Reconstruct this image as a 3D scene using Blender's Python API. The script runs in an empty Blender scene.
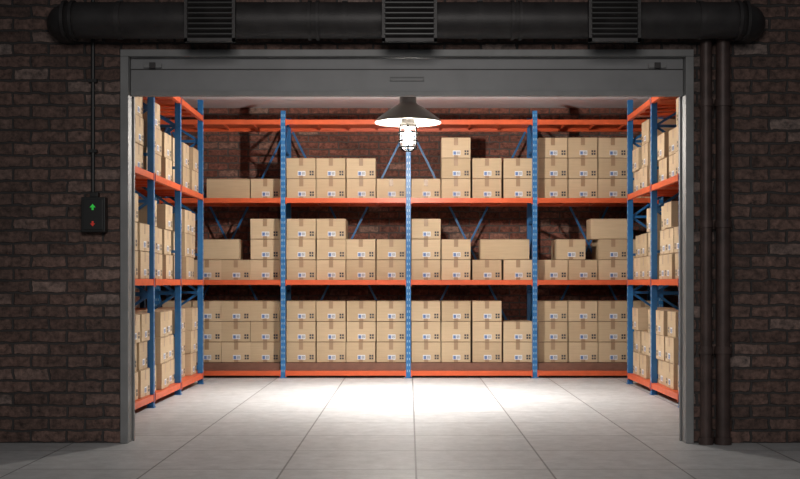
import bpy, bmesh, math, random
from mathutils import Vector, Matrix
random.seed(7)
F=1200.0; VX=409.0; VY=283.0; EYE=1.6
def PX(px,D): return (px-VX)*D/F
def PZ(py,D): return EYE-(py-VY)*D/F
scene=bpy.context.scene

# ------------------------------------------------------------ materials
def newmat(name):
    m=bpy.data.materials.new(name); m.use_nodes=True
    nt=m.node_tree
    return m,nt,nt.nodes['Principled BSDF']
def N(nt,t,**kw):
    n=nt.nodes.new(t)
    for k,v in kw.items(): setattr(n,k,v)
    return n
def simple(name,col,rough=0.5,metal=0.0,noise=0.0,scale=8.0,bump=0.0,bscale=60):
    m,nt,b=newmat(name)
    b.inputs['Roughness'].default_value=rough; b.inputs['Metallic'].default_value=metal
    b.inputs['Base Color'].default_value=(*col,1)
    tc=N(nt,'ShaderNodeTexCoord')
    if noise>0:
        n=N(nt,'ShaderNodeTexNoise'); n.inputs['Scale'].default_value=scale; n.inputs['Detail'].default_value=6
        nt.links.new(tc.outputs['Object'],n.inputs['Vector'])
        r=N(nt,'ShaderNodeValToRGB')
        r.color_ramp.elements[0].position=0.3; r.color_ramp.elements[1].position=0.7
        r.color_ramp.elements[0].color=(*[c*(1-noise) for c in col],1)
        r.color_ramp.elements[1].color=(*[min(1,c*(1+noise)) for c in col],1)
        nt.links.new(n.outputs['Fac'],r.inputs['Fac']); nt.links.new(r.outputs['Color'],b.inputs['Base Color'])
    if bump>0:
        n=N(nt,'ShaderNodeTexNoise'); n.inputs['Scale'].default_value=bscale
        nt.links.new(tc.outputs['Object'],n.inputs['Vector'])
        bp=N(nt,'ShaderNodeBump'); bp.inputs['Strength'].default_value=bump; bp.inputs['Distance'].default_value=0.01
        nt.links.new(n.outputs['Fac'],bp.inputs['Height']); nt.links.new(bp.outputs['Normal'],b.inputs['Normal'])
    return m
def emis(name,col,s):
    m,nt,b=newmat(name)
    b.inputs['Base Color'].default_value=(*col,1)
    b.inputs['Emission Color'].default_value=(*col,1); b.inputs['Emission Strength'].default_value=s
    return m
def brickmat(name,axis,c1,c2,mortar,pale):
    m,nt,b=newmat(name); b.inputs['Roughness'].default_value=0.85
    tc=N(nt,'ShaderNodeTexCoord'); sep=N(nt,'ShaderNodeSeparateXYZ'); com=N(nt,'ShaderNodeCombineXYZ')
    L=nt.links.new
    L(tc.outputs['Object'],sep.inputs[0]); L(sep.outputs[axis],com.inputs['X']); L(sep.outputs['Z'],com.inputs['Y'])
    nw=N(nt,'ShaderNodeTexNoise'); nw.inputs['Scale'].default_value=9; nw.inputs['Detail'].default_value=4
    L(com.outputs[0],nw.inputs['Vector'])
    sc=N(nt,'ShaderNodeVectorMath',operation='SCALE'); sc.inputs['Scale'].default_value=0.05
    sb=N(nt,'ShaderNodeVectorMath',operation='SUBTRACT'); sb.inputs[1].default_value=(0.5,0.5,0.5)
    L(nw.outputs['Color'],sb.inputs[0]); L(sb.outputs[0],sc.inputs[0])
    ad=N(nt,'ShaderNodeVectorMath',operation='ADD'); L(com.outputs[0],ad.inputs[0]); L(sc.outputs[0],ad.inputs[1])
    br=N(nt,'ShaderNodeTexBrick'); L(ad.outputs[0],br.inputs['Vector'])
    br.inputs['Scale'].default_value=1; br.inputs['Brick Width'].default_value=0.36; br.inputs['Row Height'].default_value=0.125
    br.inputs['Mortar Size'].default_value=0.014; br.inputs['Mortar Smooth'].default_value=0.4
    br.inputs['Color1'].default_value=(0,0,0,1); br.inputs['Color2'].default_value=(1,1,1,1); br.inputs['Mortar'].default_value=(0.5,0.5,0.5,1)
    br.inputs['Bias'].default_value=0
    ramp=N(nt,'ShaderNodeValToRGB'); e=ramp.color_ramp.elements
    e[0].position=0; e[0].color=(*c1,1); e[1].position=1; e[1].color=(*pale,1)
    x=e.new(0.35); x.color=(*c2,1); x=e.new(0.6); x.color=(*[c*0.6 for c in c1],1); x=e.new(0.8); x.color=(*[c*1.3 for c in c2],1)
    L(br.outputs['Color'],ramp.inputs['Fac'])
    n1=N(nt,'ShaderNodeTexNoise'); n1.inputs['Scale'].default_value=14; n1.inputs['Detail'].default_value=8; n1.inputs['Roughness'].default_value=0.7
    L(com.outputs[0],n1.inputs['Vector'])
    r1=N(nt,'ShaderNodeValToRGB'); r1.color_ramp.elements[0].position=0.32; r1.color_ramp.elements[0].color=(0.25,0.27,0.28,1)
    r1.color_ramp.elements[1].position=0.68; r1.color_ramp.elements[1].color=(1.7,1.65,1.6,1)
    L(n1.outputs['Fac'],r1.inputs['Fac'])
    mx=N(nt,'ShaderNodeMix',data_type='RGBA',blend_type='MULTIPLY'); mx.inputs['Factor'].default_value=1
    L(ramp.outputs['Color'],mx.inputs['A']); L(r1.outputs['Color'],mx.inputs['B'])
    mm=N(nt,'ShaderNodeMix',data_type='RGBA'); L(br.outputs['Fac'],mm.inputs['Factor'])
    L(mx.outputs['Result'],mm.inputs['A']); mm.inputs['B'].default_value=(*mortar,1)
    n2=N(nt,'ShaderNodeTexNoise'); n2.inputs['Scale'].default_value=0.9; n2.inputs['Detail'].default_value=5
    L(com.outputs[0],n2.inputs['Vector'])
    r2=N(nt,'ShaderNodeValToRGB'); r2.color_ramp.elements[0].position=0.3; r2.color_ramp.elements[0].color=(0.6,0.62,0.64,1)
    r2.color_ramp.elements[1].position=0.7; r2.color_ramp.elements[1].color=(1.15,1.1,1.08,1)
    L(n2.outputs['Fac'],r2.inputs['Fac'])
    m3=N(nt,'ShaderNodeMix',data_type='RGBA',blend_type='MULTIPLY'); m3.inputs['Factor'].default_value=1
    L(mm.outputs['Result'],m3.inputs['A']); L(r2.outputs['Color'],m3.inputs['B'])
    L(m3.outputs['Result'],b.inputs['Base Color'])
    inv=N(nt,'ShaderNodeMath',operation='SUBTRACT'); inv.inputs[0].default_value=1; L(br.outputs['Fac'],inv.inputs[1])
    h=N(nt,'ShaderNodeMath',operation='MULTIPLY_ADD'); L(n1.outputs['Fac'],h.inputs[0]); h.inputs[1].default_value=0.9; L(inv.outputs[0],h.inputs[2])
    bp=N(nt,'ShaderNodeBump'); bp.inputs['Strength'].default_value=0.9; bp.inputs['Distance'].default_value=0.025
    L(h.outputs[0],bp.inputs['Height']); L(bp.outputs['Normal'],b.inputs['Normal'])
    return m
def floormat():
    m,nt,b=newmat('concrete_tile'); L=nt.links.new
    tc=N(nt,'ShaderNodeTexCoord'); mp=N(nt,'ShaderNodeMapping'); mp.inputs['Location'].default_value=(-0.06,-0.05,0)
    L(tc.outputs['Object'],mp.inputs['Vector'])
    br=N(nt,'ShaderNodeTexBrick',offset=0.0,squash=1.0); L(mp.outputs[0],br.inputs['Vector'])
    br.inputs['Scale'].default_value=1; br.inputs['Brick Width'].default_value=1.14; br.inputs['Row Height'].default_value=1.14
    br.inputs['Mortar Size'].default_value=0.009; br.inputs['Mortar Smooth'].default_value=0.1
    br.inputs['Color1'].default_value=(0.49,0.495,0.50,1); br.inputs['Color2'].default_value=(0.55,0.555,0.56,1); br.inputs['Mortar'].default_value=(0.2,0.2,0.2,1)
    n1=N(nt,'ShaderNodeTexNoise'); n1.inputs['Scale'].default_value=5; n1.inputs['Detail'].default_value=10; n1.inputs['Roughness'].default_value=0.75
    L(tc.outputs['Object'],n1.inputs['Vector'])
    r=N(nt,'ShaderNodeValToRGB'); r.color_ramp.elements[0].position=0.3; r.color_ramp.elements[0].color=(0.72,0.72,0.72,1)
    r.color_ramp.elements[1].position=0.7; r.color_ramp.elements[1].color=(1.1,1.1,1.1,1)
    L(n1.outputs['Fac'],r.inputs['Fac'])
    mx=N(nt,'ShaderNodeMix',data_type='RGBA',blend_type='MULTIPLY'); mx.inputs['Factor'].default_value=1
    L(br.outputs['Color'],mx.inputs['A']); L(r.outputs['Color'],mx.inputs['B']); L(mx.outputs['Result'],b.inputs['Base Color'])
    b.inputs['Roughness'].default_value=0.5
    bp=N(nt,'ShaderNodeBump',invert=True); bp.inputs['Strength'].default_value=0.5; bp.inputs['Distance'].default_value=0.01
    L(br.outputs['Fac'],bp.inputs['Height']); L(bp.outputs['Normal'],b.inputs['Normal'])
    return m
def cardmat(name,c0,c1):
    m,nt,b=newmat(name); L=nt.links.new
    g=N(nt,'ShaderNodeNewGeometry'); r=N(nt,'ShaderNodeValToRGB')
    r.color_ramp.elements[0].color=(*c0,1); r.color_ramp.elements[1].color=(*c1,1)
    L(g.outputs['Random Per Island'],r.inputs['Fac']); 
    tc=N(nt,'ShaderNodeTexCoord'); mp=N(nt,'ShaderNodeMapping'); mp.inputs['Scale'].default_value=(3,3,60)
    n=N(nt,'ShaderNodeTexNoise'); n.inputs['Scale'].default_value=1; L(tc.outputs['Object'],mp.inputs['Vector']); L(mp.outputs[0],n.inputs['Vector'])
    r2=N(nt,'ShaderNodeValToRGB'); r2.color_ramp.elements[0].color=(0.88,0.88,0.88,1); r2.color_ramp.elements[1].color=(1.08,1.08,1.08,1)
    L(n.outputs['Fac'],r2.inputs['Fac'])
    mx=N(nt,'ShaderNodeMix',data_type='RGBA',blend_type='MULTIPLY'); mx.inputs['Factor'].default_value=1
    L(r.outputs['Color'],mx.inputs['A']); L(r2.outputs['Color'],mx.inputs['B']); L(mx.outputs['Result'],b.inputs['Base Color'])
    b.inputs['Roughness'].default_value=0.8
    return m
M={}
M['brick_out']=brickmat('brick_outer','X',(0.20,0.125,0.105),(0.15,0.095,0.08),(0.065,0.058,0.056),(0.27,0.21,0.19))
M['brick_in']=brickmat('brick_inner','X',(0.27,0.11,0.08),(0.22,0.085,0.06),(0.12,0.10,0.09),(0.30,0.19,0.15))
M['brick_side']=brickmat('brick_side','Y',(0.20,0.10,0.075),(0.16,0.07,0.05),(0.12,0.10,0.09),(0.24,0.17,0.14))
M['floor']=floormat()
M['ceil']=simple('ceiling_plaster',(0.80,0.82,0.85),0.9,noise=0.05,scale=3)
M['card']=cardmat('cardboard',(0.50,0.37,0.23),(0.60,0.455,0.295))
M['tape']=simple('packing_tape',(0.34,0.22,0.13),0.4)
M['seam']=simple('box_seam',(0.16,0.09,0.05),0.8)
M['label']=simple('paper_label',(0.72,0.74,0.78),0.6)
M['ink']=simple('black_ink',(0.04,0.04,0.05),0.6)
M['blueink']=simple('blue_ink',(0.12,0.2,0.42),0.6)
M['orange']=simple('orange_paint',(0.62,0.10,0.03),0.4,noise=0.08)
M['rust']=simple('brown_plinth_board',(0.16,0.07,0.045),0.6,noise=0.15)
M['blue']=simple('blue_paint',(0.015,0.13,0.34),0.4,noise=0.08)
M['slot']=simple('slot_lining',(0.26,0.40,0.52),0.6)
M['frame']=simple('frame_steel',(0.23,0.23,0.23),0.5,0.0,noise=0.12,scale=4)
M['door']=simple('door_panel_steel',(0.23,0.23,0.235),0.5,0.0,noise=0.08,scale=3)
M['dark']=simple('dark_iron',(0.04,0.036,0.036),0.5,0.2,noise=0.3,scale=5,bump=0.2)
M['black']=simple('black_plastic',(0.02,0.02,0.02),0.4)
M['wire']=simple('matte_black_wire',(0.008,0.008,0.008),1.0); M['wire'].node_tree.nodes['Principled BSDF'].inputs['Specular IOR Level'].default_value=0
M['pipe']=simple('rusty_pipe',(0.07,0.045,0.04),0.5,0.2,noise=0.35,scale=6,bump=0.2)
M['shade_out']=simple('shade_enamel_outer',(0.10,0.09,0.08),0.4,0.2)
M['shade_in']=simple('shade_enamel_inner',(0.35,0.34,0.32),0.5)
M['bulb']=emis('bulb_glow',(1.0,0.94,0.86),2500)
M['green']=emis('green_led',(0.05,0.9,0.1),0.15)
M['red']=emis('red_led',(0.9,0.05,0.03),0.06)
g,nt,b=newmat('lamp_glass')
tr=N(nt,'ShaderNodeBsdfTransparent'); gl=N(nt,'ShaderNodeBsdfGlossy'); gl.inputs['Roughness'].default_value=0.25
mx=N(nt,'ShaderNodeMixShader'); mx.inputs[0].default_value=0.015
nt.links.new(tr.outputs[0],mx.inputs[1]); nt.links.new(gl.outputs[0],mx.inputs[2])
nt.links.new(mx.outputs[0],nt.nodes['Material Output'].inputs['Surface']); M['glass']=g

# ------------------------------------------------------------ mesh builder
class MB:
    def __init__(s,mats,tf=None):
        s.v=[];s.f=[];s.m=[];s.sm=[];s.mats=mats;s.tf=tf or (lambda p:p)
    def add(s,vs,fs,mat,smooth=False):
        o=len(s.v); s.v+= [tuple(s.tf(Vector(p))) for p in vs]
        mi=s.mats.index(mat)
        for f in fs: s.f.append([i+o for i in f]); s.m.append(mi); s.sm.append(smooth)
    def box(s,x0,x1,y0,y1,z0,z1,mat):
        vs=[(x,y,z) for x in(x0,x1) for y in(y0,y1) for z in(z0,z1)]
        s.add(vs,[(0,1,3,2),(4,6,7,5),(0,4,5,1),(2,3,7,6),(0,2,6,4),(1,5,7,3)],mat)
    def bar(s,p0,p1,w,t,mat,n=Vector((0,1,0))):
        p0=Vector(p0);p1=Vector(p1);d=(p1-p0).normalized();a=d.cross(Vector(n)).normalized();b=d.cross(a).normalized()
        vs=[p+a*i*w/2+b*j*t/2 for p in(p0,p1) for i in(-1,1) for j in(-1,1)]
        s.add(vs,[(0,1,3,2),(4,6,7,5),(0,4,5,1),(2,3,7,6),(0,2,6,4),(1,5,7,3)],mat)
    def sweep(s,pts,r,mat,n=16,cap=True,closed=False):
        pts=[Vector(p) for p in pts]; rs=r if isinstance(r,list) else [r]*len(pts)
        t0=(pts[1]-pts[0]).normalized(); up=Vector((0,0,1)) if abs(t0.z)<0.9 else Vector((1,0,0))
        a=t0.cross(up).normalized(); vs=[];fs=[]
        K=len(pts)
        for i,p in enumerate(pts):
            if closed: t=(pts[(i+1)%K]-pts[i-1]).normalized()
            elif i==0: t=t0
            elif i==K-1: t=(pts[-1]-pts[-2]).normalized()
            else: t=((pts[i+1]-p).normalized()+(p-pts[i-1]).normalized()).normalized()
            a=(a-t*a.dot(t)).normalized(); b=t.cross(a)
            for k in range(n):
                th=2*math.pi*k/n; vs.append(p+a*math.cos(th)*rs[i]+b*math.sin(th)*rs[i])
        for i in range(K if closed else K-1):
            for k in range(n):
                j=(i+1)%K
                fs.append((i*n+k,i*n+(k+1)%n,j*n+(k+1)%n,j*n+k))
        s.add(vs,fs,mat,True)
        if cap and not closed:
            s.add(vs[:n],[tuple(range(n))],mat); s.add(vs[-n:],[tuple(range(n))],mat)
    def lathe(s,prof,c,mat,n=48):
        vs=[];fs=[]
        for r,z in prof:
            for k in range(n):
                th=2*math.pi*k/n; vs.append((c[0]+r*math.cos(th),c[1]+r*math.sin(th),z))
        for i in range(len(prof)-1):
            for k in range(n): fs.append((i*n+k,i*n+(k+1)%n,(i+1)*n+(k+1)%n,(i+1)*n+k))
        s.add(vs,fs,mat,True)
    def obj(s,name,bevel=0,parent=None,recalc=True):
        me=bpy.data.meshes.new(name); me.from_pydata(s.v,[],s.f)
        for k in s.mats: me.materials.append(M[k])
        for p,mi,sm in zip(me.polygons,s.m,s.sm): p.material_index=mi; p.use_smooth=sm
        if recalc:
            bm=bmesh.new(); bm.from_mesh(me); bmesh.ops.recalc_face_normals(bm,faces=bm.faces); bm.to_mesh(me); bm.free()
        o=bpy.data.objects.new(name,me); scene.collection.objects.link(o)
        if bevel:
            md=o.modifiers.new('bevel','BEVEL'); md.width=bevel; md.segments=2; md.limit_method='ANGLE'; md.angle_limit=math.radians(50)
        if parent: o.parent=parent
        return o

# ------------------------------------------------------------ shell
CZ=4.735; XL=-4.47; XR=4.67; YB=21.5
OX0,OX1,OZ=-2.80,2.76,3.86
w=MB(['brick_out']); 
w.box(-10,OX0-0.08,12,12.2,0,7,'brick_out'); w.box(OX1+0.08,10,12,12.2,0,7,'brick_out'); w.box(OX0-0.08,OX1+0.08,12,12.2,OZ+0.07,7,'brick_out')
w.obj('wall_front')
w=MB(['brick_in']); w.box(XL-0.2,XR+0.2,YB,YB+0.2,0,CZ+0.1,'brick_in'); w.obj('wall_back')
w=MB(['brick_side']); w.box(XL-0.2,XL,12.2,YB,0,CZ+0.1,'brick_side'); w.obj('wall_left')
w=MB(['brick_side']); w.box(XR,XR+0.2,12.2,YB,0,CZ+0.1,'brick_side'); w.obj('wall_right')
w=MB(['ceil']); w.box(XL,XR,12.2,YB,CZ,CZ+0.1,'ceil'); w.obj('ceiling')
w=MB(['floor']); w.box(-10,10,-6,YB+0.2,-0.1,0,'floor'); w.obj('floor')

# door frame
f=MB(['frame'])
f.box(OX0-0.08,OX0,11.96,12.22,0,OZ,'frame'); f.box(OX1,OX1+0.08,11.96,12.22,0,OZ,'frame')
f.box(OX0-0.08,OX1+0.08,11.96,12.22,OZ,OZ+0.07,'frame')
f.box(OX0,OX0+0.02,12.14,12.18,0,OZ,'frame'); f.box(OX1-0.02,OX1,12.14,12.18,0,OZ,'frame')
f.obj('door_frame',0.006)
d=MB(['door','dark','frame'])
zb=PZ(94,12.1)
d.box(OX0+0.005,OX1-0.005,12.06,12.12,zb,OZ-0.002,'door')
d.box(OX0+0.005,OX1-0.005,12.045,12.13,zb-0.025,zb+0.02,'frame')
d.box(OX0+0.005,OX1-0.005,12.052,12.06,zb+0.235,zb+0.245,'dark')
for px in (153,657):
    x=PX(px,12.05); z=PZ(66,12.05); d.box(x-0.09,x+0.09,12.03,12.06,z-0.02,z+0.02,'frame'); d.box(x-0.03,x+0.03,12.01,12.03,z-0.03,z+0.03,'dark')
x=PX(407,12.05); z=PZ(79,12.05)
for a,bb,c,e in ((-0.17,0.17,0.012,0.022),(-0.17,0.17,-0.022,-0.012),(-0.17,-0.16,-0.022,0.022),(0.16,0.17,-0.022,0.022)):
    d.box(x+a,x+bb,12.045,12.06,z+c,z+e,'frame')
d.obj('roll_up_door',0.003)

# ------------------------------------------------------------ racks
def rack(name,us,depth,levels,tf,height,xbrace=True,low=None):
    r=MB(['blue','orange','slot','rust'],tf)
    U=0.04
    for u in us:
        for v in (0,depth-0.08):
            r.box(u-U,u+U,v,v+0.012,0,height,'blue')
            r.box(u-U,u-U+0.012,v+0.012,v+0.08,0,height,'blue'); r.box(u+U-0.012,u+U,v+0.012,v+0.08,0,height,'blue')
            r.box(u-U-0.02,u+U+0.02,v-0.01,v+0.09,0,0.012,'blue')
        z=0.1
        while z<height-0.08:
            for s in (-1,1):
                r.box(u+s*0.018-0.007,u+s*0.018+0.007,-0.002,0.001,z,z+0.04,'slot')
            z+=0.1
        z=0.25; k=0
        while z<height-0.1:
            r.box(u-0.018,u+0.018,0.06,depth-0.06,z-0.02,z+0.02,'blue')
            z2=min(z+0.6,height-0.1)
            a=(u,0.06,z);b=(u,depth-0.06,z2)
            if k%2: a=(u,depth-0.06,z);b=(u,0.06,z2)
            r.bar(a,b,0.035,0.02,'blue',n=Vector((1,0,0)))
            z+=0.6;k+=1
    for i in range(len(us)-1):
        a=us[i]+U;b=us[i+1]-U
        for z in levels:
            lowered=bool(low and z==levels[0])
            zb_=low if lowered else z
            for v in (-0.005,depth-0.05):
                r.box(a,b,v,v+0.055,zb_-0.08,zb_,'orange')
                r.box(a,a+0.02,v-0.006,v,max(0.0,zb_-0.10),zb_+0.015,'orange'); r.box(b-0.02,b,v-0.006,v,max(0.0,zb_-0.10),zb_+0.015,'orange')
            if lowered:
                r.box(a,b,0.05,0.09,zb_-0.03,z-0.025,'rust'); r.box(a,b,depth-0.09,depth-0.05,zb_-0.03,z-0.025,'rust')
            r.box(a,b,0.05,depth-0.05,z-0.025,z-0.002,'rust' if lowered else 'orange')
            n=3
            for k in range(1,n+1):
                u=a+(b-a)*k/(n+1); r.box(u-0.02,u+0.02,0.09,depth-0.09,z-0.06,z-0.025,'orange')
        if xbrace:
            r.bar((us[i],depth+0.01,0.15),(us[i+1],depth+0.01,height-0.1),0.035,0.008,'blue')
            r.bar((us[i+1],depth+0.022,0.15),(us[i],depth+0.022,height-0.1),0.035,0.008,'blue')
    return r.obj(name,0)
BL=[0.25,1.65,3.03,4.35]; SL=[0.17,1.65,3.0,4.25]
BU=[-4.24,-2.12,-0.01,2.12,4.24]; YR=20.2
rack('pallet_rack',BU,1.0,BL,lambda p:Vector((p.x,YR+p.y,p.z)),4.5,low=0.12)
SU=[13.6,15.4,17.2,19.05]; SXL=-3.27; SXR=3.47
rack('pallet_rack',SU,1.0,SL,lambda p:Vector((SXL-p.y,p.x,p.z)),4.5)
rack('pallet_rack',SU,1.0,SL,lambda p:Vector((SXR+p.y,p.x,p.z)),4.5)

# ------------------------------------------------------------ cardboard boxes
BW,BH,BD=0.50,0.35,0.75
def carton(mb,c,ang,z0,w=BW,h=BH,dep=BD,plain=False):
    ca,sa=math.cos(ang),math.sin(ang)
    old=mb.tf
    def tf(p): return old(Vector((c[0]+p.x*ca-p.y*sa,c[1]+p.x*sa+p.y*ca,z0+p.z)))
    mb.tf=tf
    w2=w/2-0.004;d2=dep/2-0.002; h=h-0.003; e=0.006
    vs=[];
    for zz,ins in ((0,e),(e,0),(h-e,0),(h,e)):
        for sx,sy in ((-1,-1),(1,-1),(1,1),(-1,1)):
            vs.append((sx*(w2-ins),sy*(d2-ins),zz))
    fs=[(3,2,1,0),(12,13,14,15)]
    for k in range(3):
        for j in range(4): fs.append((k*4+j,k*4+(j+1)%4,(k+1)*4+(j+1)%4,(k+1)*4+j))
    mb.add(vs,fs,'card')
    t=0.0015
    def q(x0,x1,z0_,z1_,m,o=t,side=-1):
        y=side*(d2+o); mb.add([(x0,y,z0_),(x1,y,z0_),(x1,y,z1_),(x0,y,z1_)],[(0,1,2,3)],m)
    if not plain:
        mb.add([(-0.035,-d2,h+t),(0.035,-d2,h+t),(0.035,d2,h+t),(-0.035,d2,h+t)],[(0,1,2,3)],'tape')
        for sd in (-1,1):
            q(-0.035,0.035,h*0.62,h-0.004,'tape',t,sd)
        q(-0.035,0.035,0.004,h*0.14,'tape')
        x=-0.055
        q(x,x+0.13,0.045,0.125,'label'); q(x+0.01,x+0.055,0.055,0.11,'blueink',2*t)
        for k in range(5): q(x+0.068+k*0.011,x+0.068+k*0.011+(0.006 if k%2 else 0.004),0.06,0.11,'ink',2*t)
        for k in range(2):
            for j in range(2):
                q(0.145+k*0.04,0.175+k*0.04,0.05+j*0.045,0.083+j*0.045,'ink')
        q(-w2,w2,h-0.006,h-0.001,'seam')
    else:
        q(-w2,w2,h-0.010,h-0.005,'seam')
    mb.tf=old
MATS=['card','tape','seam','label','ink','blueink']
def j(a): return random.uniform(-a,a)
mb=MB(MATS,lambda p:Vector((p.x,YR+p.y,p.z)))
v0=0.22+BD/2
def colx(px): return PX(px,20.42)
cols={1:[177,207,236,265],2:[301,331,361,391],3:[426,456,487,518],4:[553,583,613,643]}
L3={1:[0,0,0,1],2:[2,2,2,1],3:[1,3,2,2],4:[3,3,3,3]}
L2={1:[1,1,1,3],2:[3,3,2,2],3:[3,2,1,1],4:[1,1,2,2]}
L1={1:[3,3,3,3],2:[3,3,3,3],3:[3,3,3,2],4:[3,3,3,3]}
for z,LL in ((BL[0],L1),(BL[1],L2),(BL[2],L3)):
    for bay in LL:
        for cx,n in zip(cols[bay],LL[bay]):
            for k in range(n): carton(mb,(colx(cx)+j(0.003),v0+j(0.012)),j(0.006),z+k*BH)
P=lambda px,z,k,wd=0.76: carton(mb,(colx(px),v0-0.1),0,z+k*BH,w=wd,dep=0.5,plain=True)
P(228,BL[2],0,0.74); P(218,BL[1],1,0.72); P(505,BL[1],1,0.84); P(612,BL[1],2,0.72)
carton(mb,(colx(571),v0),0.0,BL[1]+BH)
mb.obj('stack_of_cardboard_boxes')
def side(sign,X,plan):
    tf=(lambda p:Vector((X-p.y,p.x,p.z))) if sign<0 else (lambda p:Vector((X+p.y,p.x,p.z)))
    mb=MB(MATS,tf)
    for li,z in enumerate(SL[:3]):
        for bi in range(3):
            a=SU[bi];L=SU[bi+1]-a
            for ci in range(3):
                n=plan[li][bi][ci]
                u=a+L*(ci+0.5)/3
                sh=j(0.05)
                for k in range(n):
                    carton(mb,(u+j(0.01),0.10+BD/2+sh+j(0.02)),(0 if sign>0 else 0)+j(0.02),z+k*BH)
    mb.obj('stack_of_cardboard_boxes')
side(-1,SXL,[[[3,3,3],[3,3,3],[3,3,3]],[[3,3,2],[3,2,3],[3,3,3]],[[2,2,3],[2,3,2],[2,2,2]]])
side(1,SXR,[[[3,3,3],[3,3,3],[3,2,3]],[[3,3,3],[2,3,3],[3,2,2]],[[2,2,3],[3,2,2],[2,3,2]]])

# ------------------------------------------------------------ pendant lamp
LY=17.0; LX=PX(408,LY); c=(LX,LY)
lamp=bpy.data.objects.new('pendant_lamp',None); scene.collection.objects.link(lamp)
s=MB(['shade_out','shade_in'])
out=[(0.03,4.37),(0.05,4.35),(0.09,4.32),(0.115,4.29),(0.12,4.22),(0.12,4.15),(0.15,4.12),(0.22,4.085),(0.34,4.00),(0.44,3.92),(0.468,3.89),(0.470,3.87)]
s.lathe(out,c,'shade_out'); s.lathe([(0.470,3.87),(0.460,3.87),(0.43,3.91),(0.33,3.985),(0.21,4.07),(0.1,4.11),(0.001,4.11)],c,'shade_in')
s.obj('shade',parent=lamp,recalc=False)
s=MB(['shade_out']); s.sweep([(LX,LY,4.35),(LX,LY,CZ)],0.018,'shade_out'); s.lathe([(0.001,CZ-0.05),(0.06,CZ-0.045),(0.085,CZ-0.01),(0.085,CZ)],c,'shade_out')
s.lathe([(0.001,3.80),(0.11,3.80),(0.125,3.82),(0.125,3.86),(0.10,3.88),(0.10,4.105)],c,'shade_out')
s.obj('rod_and_socket',parent=lamp)
s=MB(['wire'])
for k in range(6):
    th=math.pi/6+k*math.pi/3; x,y=math.cos(th),math.sin(th)
    s.sweep([(LX+x*r,LY+y*r,z) for r,z in((0.125,3.83),(0.135,3.75),(0.135,3.58),(0.12,3.52),(0.07,3.475),(0.0,3.465))],0.010,'wire',8)
for r,z in ((0.135,3.73),(0.135,3.61),(0.12,3.52)):
    s.sweep([(LX+r*math.cos(t*math.pi/12),LY+r*math.sin(t*math.pi/12),z) for t in range(24)],0.010,'wire',8,closed=True)
s.obj('wire_cage',parent=lamp)
s=MB(['glass']); s.lathe([(0.105,3.80),(0.108,3.62),(0.10,3.55),(0.07,3.505),(0.001,3.49)],c,'glass',32); s.obj('glass_jar',parent=lamp)
s=MB(['bulb']); s.lathe([(0.001,3.80),(0.03,3.795),(0.035,3.75),(0.06,3.69),(0.065,3.64),(0.045,3.585),(0.001,3.565)],c,'bulb',12); s.obj('bulb',parent=lamp)
sp=bpy.data.lights.new('added_down_spot','SPOT'); sp.energy=1500; sp.color=(1,0.97,0.93); sp.spot_size=math.radians(125); sp.spot_blend=1.0; sp.shadow_soft_size=0.12  # extra spot added under the cage to brighten the floor and boxes
so=bpy.data.objects.new('added_down_spot',sp); so.location=(LX,LY,3.43); scene.collection.objects.link(so); so.parent=lamp

# ------------------------------------------------------------ duct, vents, pipes, switch
dy=11.72; zc=4.165; r=0.175
xa,xb=PX(42,dy)+r,PX(770,dy)-r
pts=[(xa,11.99,zc)]+[(xa+0.2*(1-math.cos(t)),11.92-0.2*math.sin(t),zc) for t in [i*math.pi/12 for i in range(7)]]
pts+=[(xb-0.2*(1-math.cos(t)),11.92-0.2*math.sin(t),zc) for t in [i*math.pi/12 for i in range(6,-1,-1)]]+[(xb,11.99,zc)]
s=MB(['dark']); s.sweep(pts,r,'dark',32)
def ring(x,wd,rr): s.sweep([(x-wd/2,dy,zc),(x+wd/2,dy,zc)],rr,'dark',32)
for px in (66,74,310,318,512,520,745,737): ring(PX(px,dy),0.03,r+0.018)
for px in (120,345,480,700):
    x=PX(px,dy); ring(x,0.05,r+0.008); s.box(x-0.025,x+0.025,dy,11.99,zc+r-0.01,zc+r+0.02,'dark')
s.obj('air_duct')
for p0,p1 in ((184,235),(382,437),(589,641)):
    D=11.44; x0,x1=PX(p0,D),PX(p1,D); z0,z1=PZ(41,D),PZ(-8,D)
    v=MB(['black','dark'])
    v.box(x0,x1,D+0.04,D+0.075,z0,z1,'black')
    v.box(x0,x0+0.03,D,D+0.05,z0,z1,'dark');v.box(x1-0.03,x1,D,D+0.05,z0,z1,'dark')
    v.box(x0,x1,D,D+0.05,z0,z0+0.03,'dark');v.box(x0,x1,D,D+0.05,z1-0.03,z1,'dark')
    z=z0+0.05
    while z<z1-0.03:
        v.bar((x0+0.02,D+0.02,z),(x1-0.02,D+0.02,z),0.05,0.006,'dark',n=Vector((0,0.6,1))); z+=0.05
    v.box(x0+0.06,x1-0.06,D+0.06,dy-r+0.01,zc-0.06,zc+0.06,'dark')
    v.obj('vent_grille')
for px,rr in ((706,0.058),(723,0.070)):
    D=11.9; x=PX(px,D); s=MB(['pipe'])
    s.sweep([(x,D,0),(x,D,4.06)],rr,'pipe',24)
    for z in (0.0,0.9,2.15,3.35):
        s.sweep([(x,D,z),(x,D,z+0.07)],rr+0.014,'pipe',24)
        s.box(x-0.02,x+0.02,D+rr*0.8,11.995,z+0.02,z+0.05,'pipe')
    s.obj('downpipe')
sw=bpy.data.objects.new('door_control_switch',None); scene.collection.objects.link(sw)
D=11.88; x0,x1=PX(81,D),PX(105,D); z0,z1=PZ(232,D),PZ(197,D); xm=(x0+x1)/2
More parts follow.
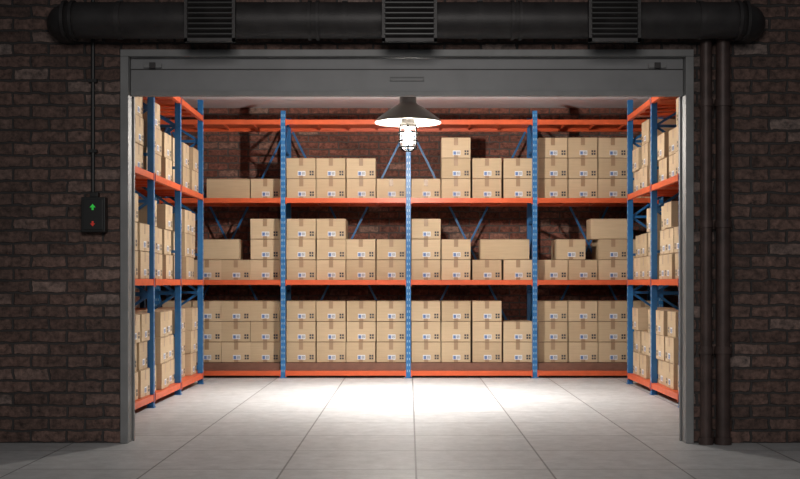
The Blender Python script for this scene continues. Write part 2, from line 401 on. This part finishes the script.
s=MB(['black']); s.box(x0,x1,D,12.0,z0,z1,'black'); s.box(x0+0.02,x1-0.02,D-0.012,D,z0+0.02,z1-0.02,'black'); s.box(xm-0.04,xm+0.04,D+0.02,12.0,z1,z1+0.05,'black'); s.obj('housing',0.008,sw)
s=MB(['green','red']); y=D-0.016
zg=PZ(207,D); zr=PZ(224,D)
s.add([(xm-0.03,y,zg-0.005),(xm+0.03,y,zg-0.005),(xm,y,zg+0.03)],[(0,1,2)],'green'); s.box(xm-0.01,xm+0.01,y,y+0.004,zg-0.03,zg-0.005,'green')
s.add([(xm-0.025,y,zr+0.005),(xm+0.025,y,zr+0.005),(xm,y,zr-0.025)],[(0,1,2)],'red'); s.box(xm-0.01,xm+0.01,y,y+0.004,zr+0.005,zr+0.028,'red')
s.obj('arrow_lights',0,sw)
s=MB(['black']); xc=PX(93,11.96)
s.sweep([(xc,11.96,z1+0.05),(xc,11.96,5.2)],0.02,'black',12)
for z in (2.9,3.6): s.box(xc-0.04,xc+0.04,11.935,12.0,z,z+0.03,'black')
s.obj('electrical_conduit')

# ------------------------------------------------------------ added front fill, world & camera
al=bpy.data.lights.new('front_fill','AREA'); al.shape='RECTANGLE'; al.size=3; al.size_y=2; al.energy=60; al.color=(1,0.96,0.92); al.spread=math.radians(75)  # unseen fill, added to brighten the outer wall and front floor
ao=bpy.data.objects.new('front_fill',al); ao.location=(0,2.5,4.8); scene.collection.objects.link(ao)
ao.rotation_euler=(Vector((0,12,1.0))-Vector(ao.location)).to_track_quat('-Z','Y').to_euler()
wd=bpy.data.worlds.new('World'); scene.world=wd; wd.use_nodes=True
wd.node_tree.nodes['Background'].inputs['Color'].default_value=(0.9,0.94,1.0,1); wd.node_tree.nodes['Background'].inputs['Strength'].default_value=0.055
cam=bpy.data.cameras.new('camera'); co=bpy.data.objects.new('camera',cam); scene.collection.objects.link(co)
co.location=(0,0,EYE); co.rotation_euler=(math.pi/2,0,0)
cam.sensor_width=36; cam.lens=36*F/800; cam.shift_x=-(VX-400)/800; cam.shift_y=(VY-239.5)/800; cam.clip_end=200
scene.camera=co
scene.view_settings.view_transform='Standard'
